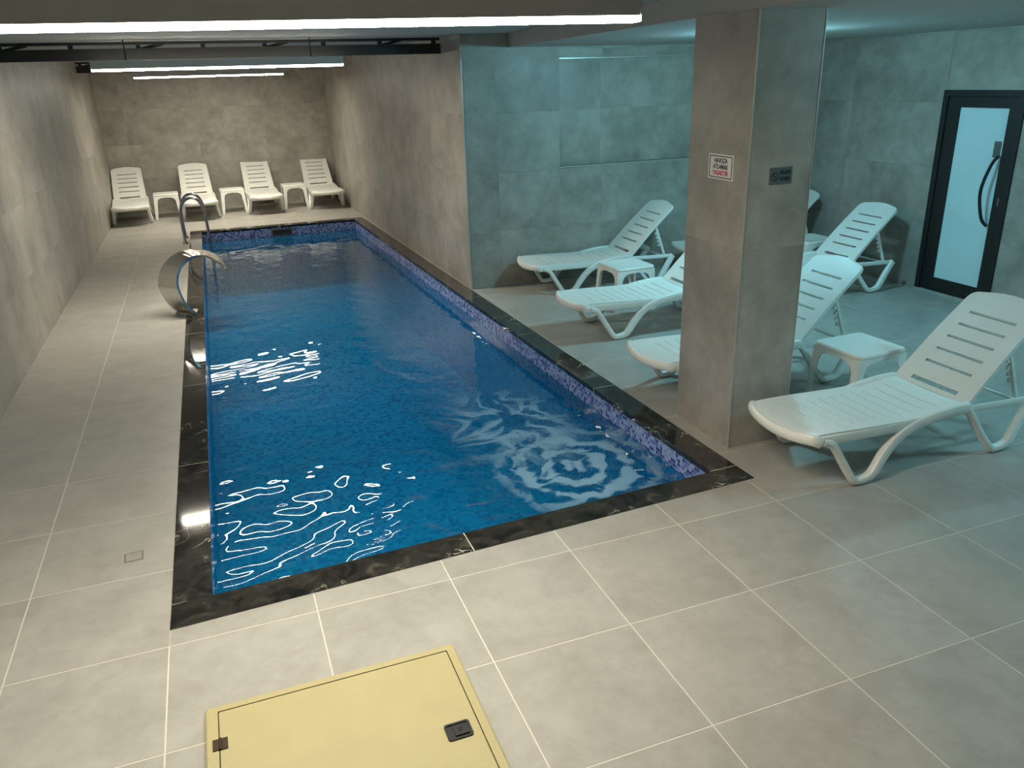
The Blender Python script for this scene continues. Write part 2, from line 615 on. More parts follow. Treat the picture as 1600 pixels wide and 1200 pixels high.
wall_left = tiled_wall('wall_left', (XL, YN), (XL, YB), 0, ZC, 0.15) if False else tiled_wall('wall_left', (XL, YB), (XL, YN), 0, ZC, 0.15)
wall_back = tiled_wall('wall_back', (wall_ch(YB), YB), (XL, YB), 0, ZC, 0.15)
wall_channel = tiled_wall('wall_channel', (wall_ch(YA), YA + 0.001), (wall_ch(YB), YB), 0, ZC, 0.10)
NX0, NX1, NZ0, NZ1 = 4.0, 6.35, 1.23, 2.30
wall_alcove = tiled_wall('wall_alcove', (XR, YA), (wall_ch(YA) + 0.021, YA), 0, ZC, 0.15, holes=[(XR - NX1, XR - NX0, NZ0, NZ1)], thick=0.06, niche=True, start=0.15)
DY0, DY1, DZ1 = 2.17, 3.02, 1.91
wall_right = tiled_wall('wall_right', (XR, YN), (XR, YA), 0, ZC, 0.15, holes=[(DY0 - YN, DY1 - YN, 0, DZ1)], start=0.3)
wall_front = tiled_wall('wall_front', (XL, YN), (XR, YN), 0, ZC, 0.15)

# pale edge profiles: wall corner, niche edges, pillar corners
struct(MB().box(wall_ch(YA) - 0.003, wall_ch(YA) + 0.005, YA - 0.004, YA + 0.004, 0.0, 2.31).build('trim_1', 'trim'))
struct(MB().box(NX0, NX1, YA - 0.004, YA + 0.045, NZ1, NZ1 + 0.010).build('trim_2', 'trim'))
struct(MB().box(NX0, NX1, YA - 0.004, YA + 0.045, NZ0 - 0.010, NZ0).build('trim_3', 'trim'))

# ------------------------------------------------------------------ ceilings and the step between them
E0, E1 = 3.08, 3.45           # edge of the lower alcove ceiling, near and far
def edge_x(y):
    return E0 + (E1 - E0) * max(0.0, min(1.0, y / YA))
ch = MB()
ch.prism([(XL - 0.15, YN - 0.15), (XR + 0.15, YN - 0.15), (XR + 0.15, YA + 0.2), (wall_ch(YA) + 0.12, YA + 0.2), (wall_ch(YB) + 0.12, YB + 0.15), (XL - 0.15, YB + 0.15)], ZC, ZC + 0.12)
struct(ch.build('ceiling', 'plaster'))
lc = MB()
lc.prism([(E0, YN), (XR, YN), (XR, 0.0), (E0, 0.0)], ZA, ZC)
lc.prism([(E0, 0.0), (XR, 0.0), (XR, YA), (E1, YA)], ZA, ZC)
struct(lc.build('ceiling_alcove', 'plaster'))
# beam end on top of the channel wall corner, tiled face continues into it
# ------------------------------------------------------------------ pillar
PX0, PX1, PY0, PY1 = 3.14, 3.55, 0.64, 1.22
pil = struct(MB().box(PX0 + 0.012, PX1 - 0.012, PY0 + 0.012, PY1 - 0.012, 0, ZA).build('wall_pillar', 'wallback'))
for z0, z1 in ((0.0, 1.2), (1.2, ZA)):
    z0 += 0.0002
    z1 -= 0.0002
    MB().box(PX0, PX0 + 0.012, PY0 + 0.012, PY1, z0, z1).build('wall_tile', 'wall', pil)
    MB().box(PX0, PX1, PY0, PY0 + 0.012, z0, z1).build('wall_tile', 'wall', pil)
    MB().box(PX1 - 0.012, PX1, PY0 + 0.012, PY1, z0, z1).build('wall_tile', 'wall', pil)
    MB().box(PX0 + 0.012, PX1 - 0.012, PY1 - 0.012, PY1, z0, z1).build('wall_tile', 'wall', pil)
for x, y in ((PX0, PY0), (PX1, PY0)):
    MB().box(x - 0.003, x + 0.003, y - 0.003, y + 0.003, 0.0, ZA).build('corner_profile', 'trim', pil)

# ------------------------------------------------------------------ pool
pool = thing('swimming_pool', 'long blue mosaic swimming pool edged with polished black marble coping', 'pool')
PD = -1.0
def quad_wall(name, a, b, mat):
    return mk(name, [(a[0], a[1], PD), (b[0], b[1], PD), (b[0], b[1], -0.03), (a[0], a[1], -0.03),
                     ], [(0, 1, 2, 3)], mat, pool)
def thick_wall(name, a, b, mat, d=0.09):
    a, b = Vector(a), Vector(b)
    t = (b - a).normalized()
    n = Vector((t.y, -t.x)) * d
    mb = MB()
    mb.add([(a.x, a.y, PD), (b.x, b.y, PD), (b.x + n.x, b.y + n.y, PD), (a.x + n.x, a.y + n.y, PD),
            (a.x, a.y, -0.03), (b.x, b.y, -0.03), (b.x + n.x, b.y + n.y, -0.03), (a.x + n.x, a.y + n.y, -0.03)],
           [(3, 2, 1, 0), (4, 5, 6, 7), (0, 1, 5, 4), (1, 2, 6, 5), (2, 3, 7, 6), (3, 0, 4, 7)])
    return mb.build(name, mat, pool)
thick_wall('pool_wall', I1, I2, 'mos_x')
thick_wall('pool_wall', I2, I3, 'mos_y')
thick_wall('pool_wall', I3, I4, 'mos_x')
thick_wall('pool_wall', I4, I1, 'mos_y')
MB().prism([I1, I2, I3, I4], PD - 0.1, PD).build('pool_floor', 'mos_f', pool)
# coping slabs
def lerp(a, b, t):
    return (a[0] + (b[0] - a[0]) * t, a[1] + (b[1] - a[1]) * t)
def slabs(oa, ob, ia, ib, cuts, lip=0.012):
    gp = 0.0025
    for k in range(len(cuts) - 1):
        L = (Vector(ob) - Vector(oa)).length
        t0, t1 = cuts[k] + (gp / L if k else 0), cuts[k + 1] - (gp / L if k < len(cuts) - 2 else 0)
        q = [lerp(oa, ob, t0), lerp(oa, ob, t1), lerp(ia, ib, t1), lerp(ia, ib, t0)]
        cx = sum(p[0] for p in q) / 4
        cy = sum(p[1] for p in q) / 4
        o = MB().prism([(p[0] - cx, p[1] - cy) for p in q], -0.03, 0.004).build('coping_slab', 'marble', pool)
        o.location = (cx, cy, 0)
        if k:
            e = gp / L
            MB().prism([lerp(oa, ob, cuts[k] - e), lerp(oa, ob, cuts[k] + e), lerp(ia, ib, cuts[k] + e), lerp(ia, ib, cuts[k] - e)], -0.03, 0.0035).build('coping_joint', 'grout', pool)
Q = offset_quad([O1, O2, O3, O4], CW + 0.012)
# near and far runs take the corners, the long runs stop against them
nl, nr = Q[0], Q[1]
fr_, fl_ = Q[2], Q[3]
def cut_at(a, b, y):
    return lerp(a, b, (y - a[1]) / (b[1] - a[1]))
n_in0, n_in1 = (O1[0] + 0.004, Q[0][1]), (cut_at(O2, O3, Q[1][1])[0] - 0.001, Q[1][1])
slabs(O1, O2, n_in0, n_in1, [0, 0.45, 1.0])
f_in0, f_in1 = (at_line(O1, O4, Q[3][1]), Q[3][1]), (at_line(O2, O3, Q[2][1]), Q[2][1])
slabs(O3, O4, f_in1, f_in0, [0, 0.5, 1.0])
slabs(n_in0[:1] + (Q[0][1] + 0.004,), (f_in0[0], Q[3][1] - 0.004), (Q[0][0], Q[0][1] + 0.004), (Q[3][0], Q[3][1] - 0.004), [k / 7 for k in range(8)])
slabs((n_in1[0], Q[1][1] + 0.004), (f_in1[0], Q[2][1] - 0.004), (Q[1][0], Q[1][1] + 0.004), (Q[2][0], Q[2][1] - 0.004), [k / 7 for k in range(8)])
for a, b in (((n_in0[0], Q[0][1]), Q[0]), (Q[1], (n_in1[0], Q[1][1]))):
    MB().prism([a, b, (b[0], b[1] + 0.004), (a[0], a[1] + 0.004)], -0.03, 0.0035).build('coping_joint', 'grout', pool)
# suction grille in the far wall
gy = at_line((I3[1], I3[0]), (I4[1], I4[0]), 1.45) if False else I3[1] + (I4[1] - I3[1]) * (I3[0] - 1.45) / (I3[0] - I4[0])
gp = MB()
gp.box(1.28, 1.62, gy - 0.012, gy + 0.01, -0.16, -0.145)
gp.box(1.28, 1.62, gy - 0.012, gy + 0.01, -0.065, -0.05)
gp.box(1.28, 1.305, gy - 0.012, gy + 0.01, -0.145, -0.065)
gp.box(1.595, 1.62, gy - 0.012, gy + 0.01, -0.145, -0.065)
gr = gp.build('skimmer_frame', 'greyplate', pool)
MB().box(1.305, 1.595, gy - 0.004, gy + 0.006, -0.145, -0.065).build('skimmer_mouth', 'ink', gr)

# water: a rippled sheet between the pool walls
NU, NV = 170, 560
uu, vv = np.meshgrid(np.linspace(0, 1, NU), np.linspace(0, 1, NV))
def bil(k):
    return (I1[k] * (1 - uu) * (1 - vv) + I2[k] * uu * (1 - vv) + I3[k] * uu * vv + I4[k] * (1 - uu) * vv)
X, Y = bil(0), bil(1)
rng = np.random.default_rng(11)
Z = np.zeros_like(X)
wx = X + 0.10 * np.sin(2.3 * Y + 0.7) + 0.07 * np.sin(4.1 * X + 1.9 * Y)
wy = Y + 0.10 * np.sin(2.9 * X + 1.1) + 0.06 * np.sin(3.7 * Y - 2.2 * X)
for k in range(34):
    lam = 0.10 * (5.0 ** rng.random())
    th = rng.normal(0.9, 0.9)
    kx, ky = np.cos(th) * 2 * np.pi / lam, np.sin(th) * 2 * np.pi / lam
    sl = 0.0150 * rng.uniform(0.5, 1.2)
    Z += sl * lam / (2 * np.pi) * np.sin(kx * wx + ky * wy + rng.uniform(0, 6.28))
dj = np.hypot(X - JET[0], Y - JET[1])
Z *= 0.30 + 0.95 * np.exp(-((Y - 0.2) / 1.7) ** 2) + 0.7 * np.exp(-((X - 0.7) / 0.7) ** 2 - ((Y - 1.15) / 0.75) ** 2) + 0.8 * np.exp(-(dj / 0.9) ** 2)
Z += 0.0035 * np.sin(dj * 2 * np.pi / 0.13) * np.exp(-(dj / 0.45) ** 2)
Z += WZ
verts = np.stack([X, Y, Z], -1).reshape(-1, 3)
idx = np.arange(NU * NV).reshape(NV, NU)
faces = np.stack([idx[:-1, :-1], idx[:-1, 1:], idx[1:, 1:], idx[1:, :-1]], -1).reshape(-1, 4)
me = bpy.data.meshes.new('pool_water')
me.from_pydata(verts.tolist(), [], faces.tolist())
me.update()
for p in me.polygons:
    p.use_smooth = True
me.materials.append(M['water'])
water = bpy.data.objects.new('pool_water', me)
col.objects.link(water)
water['kind'] = 'stuff'
water['label'] = 'rippled blue pool water with white foam swirling near the pillar'
water['category'] = 'water'

# ------------------------------------------------------------------ linear lights on black steel trusses
LX0, LX1, LZ = -0.38, 1.85, 2.292
def linear_light(y, label, rz=0.0):
    t = thing('linear_light', label, 'ceiling light', ((LX0 + LX1) / 2, y, 0), R(rz), 'linear lights across the pool')
    H = (LX1 - LX0) / 2
    MB().box(-H + 0.008, H - 0.008, -0.035, 0.035, LZ + 0.019, LZ + 0.088).build('housing', 'housing', t)
    MB().box(-H + 0.004, H - 0.004, -0.035, 0.035, LZ + 0.0015, LZ + 0.018).build('lens_edge', 'lens', t)
    MB().box(-H + 0.006, H - 0.006, -0.033, 0.033, LZ, LZ + 0.0014).build('diffuser', 'led', t)
    ld_ = bpy.data.lights.new('led_beam', 'AREA')
    ld_.shape = 'RECTANGLE'
    ld_.size, ld_.size_y = 2 * H - 0.02, 0.06
    ld_.color = LED_COLOR
    ld_.energy = BEAM_WATT
    ld_.spread = R(115)
    lo = bpy.data.objects.new('led_beam', ld_)
    col.objects.link(lo)
    lo.parent = t
    lo.location = (0, 0, LZ - 0.002)
    for x in (-H + 0.3, H - 0.3):
        MB().tube([(x, 0, LZ + 0.088), (x, 0, ZC)], 0.006, 8).build('suspension_rod', 'truss', t, True)
    for x in (-H, H - 0.006):
        MB().box(x, x + 0.006, -0.034, 0.034, LZ + 0.02, LZ + 0.088).build('end_cap', 'housing', t)
    return t
linear_light(-0.33, 'nearest bright linear light hanging overhead, running past the picture edge', -7)
linear_light(5.42, 'middle linear light with grey housing below the black truss')
linear_light(11.25, 'farthest and shortest looking linear light before the wall with four loungers')

def truss(y, label):
    t = thing('steel_truss', label, 'truss', (0, y, 0), 0, 'black trusses under the pool ceiling')
    xa, xb = XL + 0.002, wall_ch(y) - 0.002
    MB().box(xa, xb, -0.05, 0.05, 2.395, 2.492).build('bottom_chord', 'truss', t)
    MB().box(xa, xb, -0.03, 0.03, 2.525, 2.549).build('top_chord', 'truss', t)
    n = 7
    for k in range(n + 1):
        x = xa + 0.06 + (xb - xa - 0.12) * k / n
        MB().box(x - 0.02, x + 0.02, -0.025, 0.025, 2.492, 2.525).build('web_post', 'truss', t)
        if k < n and k % 2 == 0:
            x2 = x + 0.22
            MB().sweep([(x, 0, 2.482), (x2, 0, 2.53)], 0.02, 0.014, (0, 1, 0), 8, 6).build('web_diagonal', 'truss', t)
    return t
truss(5.78, 'black steel truss above the middle linear light, spanning the pool')
truss(11.6, 'black steel truss near the far wall, mostly hidden behind the middle light')

# alcove ceiling lamps: surface-mounted opal domes, the first behind the pillar as seen from here
pl = thing('ceiling_dome_light', 'cool white round ceiling lamp behind the tiled pillar', 'ceiling light', (4.72, 2.72, ZA), 0, 'cool dome lamps on the alcove ceiling')
def lathe(prof_, n=24):
    v = [(r * math.cos(2 * math.pi * k / n), r * math.sin(2 * math.pi * k / n), z) for r, z in prof_ for k in range(n)]
    f = [(i * n + k, i * n + (k + 1) % n, (i + 1) * n + (k + 1) % n, (i + 1) * n + k) for i in range(len(prof_) - 1) for k in range(n)]
    f += [tuple(reversed(range(n))), tuple((len(prof_) - 1) * n + k for k in range(n))]
    return MB().add(v, f)
lathe([(0.20, 0.0), (0.21, -0.004), (0.21, -0.010), (0.20, -0.012)]).build('rim', 'sign', pl, True)
lathe([(0.14 * math.cos(R(a)), -0.013 - 0.14 * math.sin(R(a))) for a in (0, 15, 30, 45, 60, 75, 86)]).build('dome', 'panel', pl, True)
pl2 = copy_tree(pl)
pl2.location = (6.2, -1.0, ZA)
pl2['label'] = 'cool white round ceiling lamp over the nearest lounger, outside the picture'

# ------------------------------------------------------------------ door
door = struct(MB().box(XR - 0.015, XR + 0.06, DY0, DY0 + 0.055, 0.025, DZ1).box(XR - 0.015, XR + 0.06, DY1 - 0.055, DY1, 0.025, DZ1)
              .box(XR - 0.015, XR + 0.06, DY0 + 0.055, DY1 - 0.055, DZ1 - 0.055, DZ1).build('door_1', 'black'))
leaf = MB()
leaf.box(XR, XR + 0.045, DY0 + 0.057, DY0 + 0.15, 0.03, DZ1 - 0.058)
leaf.box(XR, XR + 0.045, DY1 - 0.19, DY1 - 0.057, 0.03, DZ1 - 0.058)
leaf.box(XR, XR + 0.045, DY0 + 0.15, DY1 - 0.19, 0.03, 0.16)
leaf.box(XR, XR + 0.045, DY0 + 0.15, DY1 - 0.19, 1.76, DZ1 - 0.058)
lf = leaf.build('door_leaf', 'black', door)
MB().box(XR + 0.016, XR + 0.03, DY0 + 0.148, DY1 - 0.188, 0.158, 1.762).build('glass_pane', 'frost', lf)
hp = spline([(XR - 0.005, 2.335, 1.36), (XR - 0.05, 2.36, 1.28), (XR - 0.075, 2.40, 1.05), (XR - 0.05, 2.37, 0.82), (XR - 0.005, 2.335, 0.74)], 5)
MB().sweep(hp, 0.014, 0.014, None, 10, 2.2).build('pull_handle', 'ink', lf, True)
MB().box(XR - 0.003, XR, 2.255, 2.275, 0.93, 1.0).build('lock_plate', 'greyplate', lf)
MB().box(XR + 0.012, XR + 0.016, 2.345, 2.415, 1.34, 1.48).build('paper_notice', 'greyplate', lf)
MB().box(XR - 0.02, XR + 0.1, DY0, DY1, 0.001, 0.025).build('threshold', 'thresh', door)
MB().box(XR + 0.1, XR + 0.14, DY0, DY1, 0.0, DZ1).build('backing', 'black', door)

# ------------------------------------------------------------------ signs on the pillar
def text_mesh(s, size, width=None):
    cu = bpy.data.curves.new('t', 'FONT')
    cu.body = s
    cu.size = size
    cu.align_x = 'CENTER'
    cu.align_y = 'CENTER'
    cu.extrude = 0.0006
    cu.offset = size * 0.022
    ob = bpy.data.objects.new('t', cu)
    col.objects.link(ob)
    dg = bpy.context.evaluated_depsgraph_get()
    me = bpy.data.meshes.new_from_object(ob.evaluated_get(dg))
    bpy.data.objects.remove(ob)
    if width:
        xs = [v.co.x for v in me.vertices]
        k = width / (max(xs) - min(xs))
        for v in me.vertices:
            v.co.x *= k
    return me
def text_obj(s, size, mat, parent, x, z, y, width=None):
    me = text_mesh(s, size, width)
    me.materials.clear()
    me.materials.append(M[mat])
    o = bpy.data.objects.new('lettering', me)
    col.objects.link(o)
    o.parent = parent
    o.location = (x, y, z)
    o.rotation_euler = (R(90), 0, 0)
    return o
sg = thing('warning_sign', 'white no-diving sign with black and red capitals on the pillar', 'sign', (PX0, 0.893, 1.633), R(-90))
MB().box(-0.118, 0.118, -0.003, 0.0, -0.068, 0.068).build('plate', 'sign', sg)
fr2 = MB()
fr2.box(-0.108, 0.108, -0.0037, -0.003, 0.055, 0.060).box(-0.108, 0.108, -0.0037, -0.003, -0.060, -0.055)
fr2.box(-0.108, -0.102, -0.0037, -0.003, -0.055, 0.055).box(0.102, 0.108, -0.0037, -0.003, -0.055, 0.055)
fr2.build('border', 'ink', sg)
text_obj('HAVUZA', 0.036, 'ink', sg, 0, 0.033, -0.0036, 0.125)
text_obj('ATLAMAK', 0.036, 'ink', sg, 0, 0.0, -0.0036, 0.145)
text_obj('YASAKTIR', 0.036, 'red', sg, 0, -0.034, -0.0036, 0.15)
s2 = thing('notice_plate', 'small dark grey notice plate on the teal-lit face of the pillar', 'sign', (3.35, PY0, 1.595))
MB().box(-0.072, 0.072, -0.003, 0.0, -0.045, 0.045).build('plate', 'greyplate', s2)
rg = MB()
for k in range(20):
    a0, a1 = 2 * math.pi * k / 20, 2 * math.pi * (k + 1) / 20
    c, r0, r1 = (-0.040, -0.004), 0.017, 0.023
    rg.add([(c[0] + r * math.cos(a), y, c[1] + r * math.sin(a)) for y in (-0.0036, -0.003) for a in (a0, a1) for r in (r0, r1)],
           [(0, 1, 3, 2), (4, 6, 7, 5), (0, 4, 5, 1), (2, 3, 7, 6)])
rg.sweep([(-0.055, -0.0033, 0.011), (-0.025, -0.0033, -0.019)], 0.0004, 0.003, (0, 1, 0), 6, 6)
rg.build('pictogram', 'ink', s2)
text_obj('SIGARA', 0.03, 'ink', s2, 0.027, 0.018, -0.0036, 0.07)
text_obj('ICILMEZ', 0.03, 'ink', s2, 0.027, -0.017, -0.0036, 0.07)

# ------------------------------------------------------------------ white plastic sun loungers
def panel(L, hw, slots, zf, bow, t_slot, step):
    """moulded panel along +x with through slots; returns verts and faces of its top sheet"""
    tcols = [-1, -0.94, -t_slot, -t_slot * 0.5, 0, t_slot * 0.5, t_slot, 0.94, 1]
    ss = set([0.0, L])
    k = 0.0
    while k < L:
        ss.add(round(k, 4))
        k += step
    for d in (0.006, 0.018, 0.036, 0.06):
        ss.add(round(d, 4))
        ss.add(round(L - d, 4))
    for a, b in slots:
        ss = {s for s in ss if not (a - 0.006 < s < b + 0.006)}
        ss.add(a)
        ss.add(b)
    ss = sorted(ss)
    v, f = [], []
    for s in ss:
        for t in tcols:
            v.append((s + bow(s) * (1 - t * t), t * hw(s), zf(s, t)))
    n = len(tcols)
    for i in range(len(ss) - 1):
        mid = (ss[i] + ss[i + 1]) / 2
        for j in range(n - 1):
            if any(a < mid < b for a, b in slots) and 2 <= j <= 5:
                continue
            f.append((i * n + j, i * n + j + 1, (i + 1) * n + j + 1, (i + 1) * n + j))
    return v, f

def sheet(name, vf, th, parent):
    """closed solid from a top sheet: the sheet, its copy th below and walls round every free edge"""
    v, f = vf
    n = len(v)
    cnt = {}
    for q in f:
        for a, b in zip(q, q[1:] + q[:1]):
            cnt.setdefault((min(a, b), max(a, b)), []).append((a, b))
    faces = list(f) + [tuple(k + n for k in reversed(q)) for q in f]
    for e in cnt.values():
        if len(e) == 1:
            a, b = e[0]
            faces.append((b, a, a + n, b + n))
    used = sorted({k for q in faces for k in q})
    remap = {k: i for i, k in enumerate(used)}
    allv = list(v) + [(x, y, z - th) for x, y, z in v]
    return mk(name, [allv[k] for k in used], [tuple(remap[k] for k in q) for q in faces], 'plastic', parent, True)

HINGE, HZ, BL = 1.07, 0.325, 0.72
TILT = R(43)
def seat_z(s, t):
    pts = [(0, 0.318), (0.04, 0.326), (0.12, 0.325), (0.35, 0.316), (0.6, 0.306), (0.78, 0.306), (0.9, 0.320), (1.0, 0.330), (1.07, 0.326)]
    for (a, za), (b, zb) in zip(pts, pts[1:]):
        if s <= b:
            return za + (zb - za) * (s - a) / (b - a) + 0.010 * abs(t) ** 3
    return 0.326
def seat_w(s):
    return 0.262 + 0.012 * min(1, s / 0.3)
def back_w(s):
    e = BL - s
    r = 0.06
    w_ = 0.268 - 0.02 * s / BL
    if e < r:
        w_ -= r - math.sqrt(max(0, r * r - (r - e) ** 2))
    return w_
def make_lounger():
    t = thing('sun_lounger', 'x', 'sun lounger')
    sl = [(round(0.16 + 0.083 * k, 4), round(0.16 + 0.083 * k + 0.008, 4)) for k in range(10)]
    sheet('seat', panel(HINGE - 0.01, seat_w, sl, seat_z, lambda s: -0.055 * max(0, 1 - s / 0.16), 0.70, 0.06), 0.014, t)
    # rolled foot rim
    rim = spline([(0.045, -0.272, 0.292), (0.0, -0.258, 0.310), (-0.038, -0.15, 0.300), (-0.055, 0, 0.296), (-0.038, 0.15, 0.300), (0.0, 0.258, 0.310), (0.045, 0.272, 0.292)], 5)
    MB().sweep(rim, 0.031, 0.020, (0, 0, 1), 10, 2.4).build('foot_rim', 'plastic', t, True)
    bs = [(0.03, 0.058)] + [(round(0.165 + 0.098 * k, 4), round(0.165 + 0.098 * k + 0.018, 4)) for k in range(5)]
    b = sheet('backrest', panel(BL, back_w, bs, lambda s, q: 0.012 * math.sin(math.pi * s / BL) + 0.006 * abs(q) ** 4, lambda s: 0.03 * max(0, 1 - (BL - s) / 0.12), 0.62, 0.05), 0.024, t)
    b.location = (HINGE, 0, HZ)
    b.rotation_euler = (0, -TILT, 0)
    for s in (-1, 1):
        y0, y1 = 0.268 * s, 0.292 * s
        # side rail skirt from foot to hinge
        MB().sweep(spline([(0.03, y0, 0.296), (0.3, y0, 0.290), (0.6, y0, 0.284), (0.85, y0, 0.292), (1.07, y0, 0.312)], 4), 0.011, 0.028, (0, 1, 0), 10, 4).build('side_rail', 'plastic', t, True)
        # front leg and its arch back up to the rail
        fl_ = spline([(0.06, y0, 0.292), (0.13, y0, 0.262), (0.20, y0 * 1.03, 0.155), (0.262, y1, 0.052), (0.295, y1, 0.026), (0.37, y1, 0.030), (0.415, y1, 0.060),
                      (0.49, y0 * 1.03, 0.145), (0.58, y0, 0.225), (0.70, y0, 0.280), (0.85, y0, 0.307), (1.0, y0, 0.318), (1.07, y0, 0.316)], 5)
        n = len(fl_)
        hh = [0.021 + 0.011 * min(1, max(0, (i / n - 0.35) / 0.2)) for i in range(n)]
        MB().sweep(fl_, 0.025, hh, (0, 1, 0), 12, 3.0).build('front_leg', 'plastic', t, True)
        rl = spline([(1.055, y0, 0.312), (1.10, y0, 0.275), (1.19, y0 * 1.03, 0.145), (1.262, y1, 0.050), (1.30, y1, 0.026), (1.375, y1, 0.032), (1.42, y1, 0.062),
                     (1.50, y0 * 1.03, 0.165), (1.565, y0, 0.260), (1.585, y0, 0.288)], 5)
        hh = [0.021 + 0.012 * min(1, max(0, (i / len(rl) - 0.5) / 0.2)) for i in range(len(rl))]
        MB().sweep(rl, 0.024, hh, (0, 1, 0), 12, 3.0).build('rear_leg', 'plastic', t, True)
        MB().sweep([(1.05, y0, 0.305), (1.3, y0, 0.292), (1.575, y0, 0.284)], 0.010, 0.020, (0, 1, 0), 8, 4).build('rear_rail', 'plastic', t, True)
        # toothed prop under the backrest
        px, pz = HINGE + 0.43 * math.cos(TILT) + 0.022 * math.sin(TILT), HZ + 0.43 * math.sin(TILT) - 0.022 * math.cos(TILT)
        st = MB().sweep([(px, 0.20 * s, pz), (1.50, 0.225 * s, 0.297)], 0.012, 0.014, (0, 1, 0), 8, 4).build('prop', 'plastic', t, True)
        te = MB()
        for k in range(4):
            q = 0.25 + 0.14 * k
            cx, cz = px + (1.50 - px) * q, pz + (0.297 - pz) * q
            te.box(cx - 0.032, cx - 0.008, 0.20 * s - 0.008 + 0.006 * s, 0.20 * s + 0.008 + 0.006 * s, cz - 0.012, cz + 0.012)
        te.build('prop_teeth', 'plastic', st)
    MB().tube([(1.455, -0.262, 0.292), (1.455, 0.262, 0.292)], 0.009, 8).build('cross_bar', 'plastic', t, True)
    MB().sweep([(0.12, -0.255, 0.262), (0.12, 0.255, 0.262)], 0.012, 0.020, (1, 0, 0), 8, 3).build('front_brace', 'plastic', t, True)
    MB().sweep([(1.06, -0.258, 0.300), (1.06, 0.258, 0.300)], 0.014, 0.012, (1, 0, 0), 8, 3).build('hinge_bar', 'plastic', t, True)
    return t
proto = make_lounger()
AL = 'white sun loungers in the alcove'
BK = 'four white sun loungers along the far wall'
spots = [  # tip x, centre y, rotation
    (3.20, 0.270, 0, 'nearest white plastic sun lounger, in front of the pillar, cut by the picture edge', AL),
    (3.11, 1.580, 0, 'white sun lounger half hidden behind the pillar, next to the near side table', AL),
    (3.23, 3.130, 0, 'white sun lounger whose headrest the pillar hides, below the small table by the wall', AL),
    (3.46, 4.700, 0, 'white sun lounger nearest the alcove back wall, beneath the recessed panel', AL),
    (5.22, 3.390, 0, 'white sun lounger with raised back casting a shadow beside the glass door', AL),
    (5.30, 4.600, 0, 'white sun lounger farthest in the alcove corner, almost wholly behind the pillar', AL),
    (-0.83, 11.74, 93, 'leftmost white lounger at the far wall, touching the left wall', BK),
    (0.27, 11.74, 92, 'white lounger at the far wall directly behind the pool ladder', BK),
    (1.37, 11.86, 92, 'white lounger at the far wall, third from the left', BK),
    (2.45, 11.88, 91, 'rightmost white lounger at the far wall, in the right corner', BK),
]
for i, (x, y, a, lab, grp) in enumerate(spots):
    o = proto if i == 0 else copy_tree(proto)
    o.location = (x, y, 0)
    o.rotation_euler = (0, 0, R(a))
    o['label'] = lab
    o['group'] = grp

# ------------------------------------------------------------------ white plastic side tables
def make_table():
    t = thing('side_table', 'x', 'side table')
    S, H = 0.205, 0.42
    def rr(h, r, n=5):
        p = []
        for cx, cy, a0 in ((h - r, h - r, 0), (-h + r, h - r, 90), (-h + r, -h + r, 180), (h - r, -h + r, 270)):
            for k in range(n + 1):
                a = R(a0 + 90 * k / n)
                p.append((cx + r * math.cos(a), cy + r * math.sin(a)))
        return p
    top = MB()
    rings = [(S - 0.004, H - 0.030), (S, H - 0.022), (S, H - 0.010), (S - 0.006, H - 0.001), (S - 0.012, H), (S - 0.020, H - 0.003)]
    v, n = [], len(rr(S, 0.035))
    for h, z in rings:
        v += [(x, y, z) for x, y in rr(h, 0.035)]
    f = [(i * n + k, i * n + (k + 1) % n, (i + 1) * n + (k + 1) % n, (i + 1) * n + k) for i in range(len(rings) - 1) for k in range(n)]
    f.append(tuple((len(rings) - 1) * n + k for k in range(n)))
    f.append(tuple(reversed(range(n))))
    top.add(v, f)
    top.build('tabletop', 'plastic', t, True)
    # aprons: strip that arches up between two legs
    for k in range(4):
        ap = MB()
        prof = [(-0.165, 0.30), (-0.135, 0.335), (-0.09, 0.36), (0.0, 0.367), (0.09, 0.36), (0.135, 0.335), (0.165, 0.30)]
        vv_, ff_ = [], []
        for x, z in prof:
            for yy in (S - 0.012, S - 0.004):
                vv_ += [(x, yy, z), (x, yy, H - 0.028)]
        m = len(prof)
        for i in range(m - 1):
            a, b = i * 4, (i + 1) * 4
            ff_ += [(a, b, b + 1, a + 1), (a + 2, a + 3, b + 3, b + 2), (a, a + 2, b + 2, b), (a + 1, b + 1, b + 3, a + 3)]
        ff_ += [(0, 1, 3, 2), (4 * m - 4, 4 * m - 2, 4 * m - 1, 4 * m - 3)]
        ap.add(vv_, ff_)
        o = ap.build('apron', 'plastic', t)
        o.rotation_euler = (0, 0, R(90 * k))
    # L-section tapering legs
    for k in range(4):
        lg = MB()
        vv_, ff_ = [], []
        for z, wd, sp in ((0.0, 0.042, 0.222), (0.30, 0.056, 0.205), (0.345, 0.075, 0.203), (H - 0.028, 0.085, 0.201)):
            o_, th = sp, 0.010
            vv_ += [(o_, o_, z), (o_ - wd, o_, z), (o_ - wd, o_ - th, z), (o_ - th, o_ - th, z), (o_ - th, o_ - wd, z), (o_, o_ - wd, z)]
        for i in range(3):
            for j in range(6):
                a, b = i * 6 + j, i * 6 + (j + 1) % 6
                ff_.append((a, b, b + 6, a + 6))
        ff_ += [(5, 4, 3, 0), (3, 2, 1, 0), (18, 21, 22, 23), (18, 19, 20, 21)]
        lg.add(vv_, ff_)
        o = lg.build('leg', 'plastic', t)
        o.rotation_euler = (0, 0, R(90 * k))
    return t
tproto = make_table()
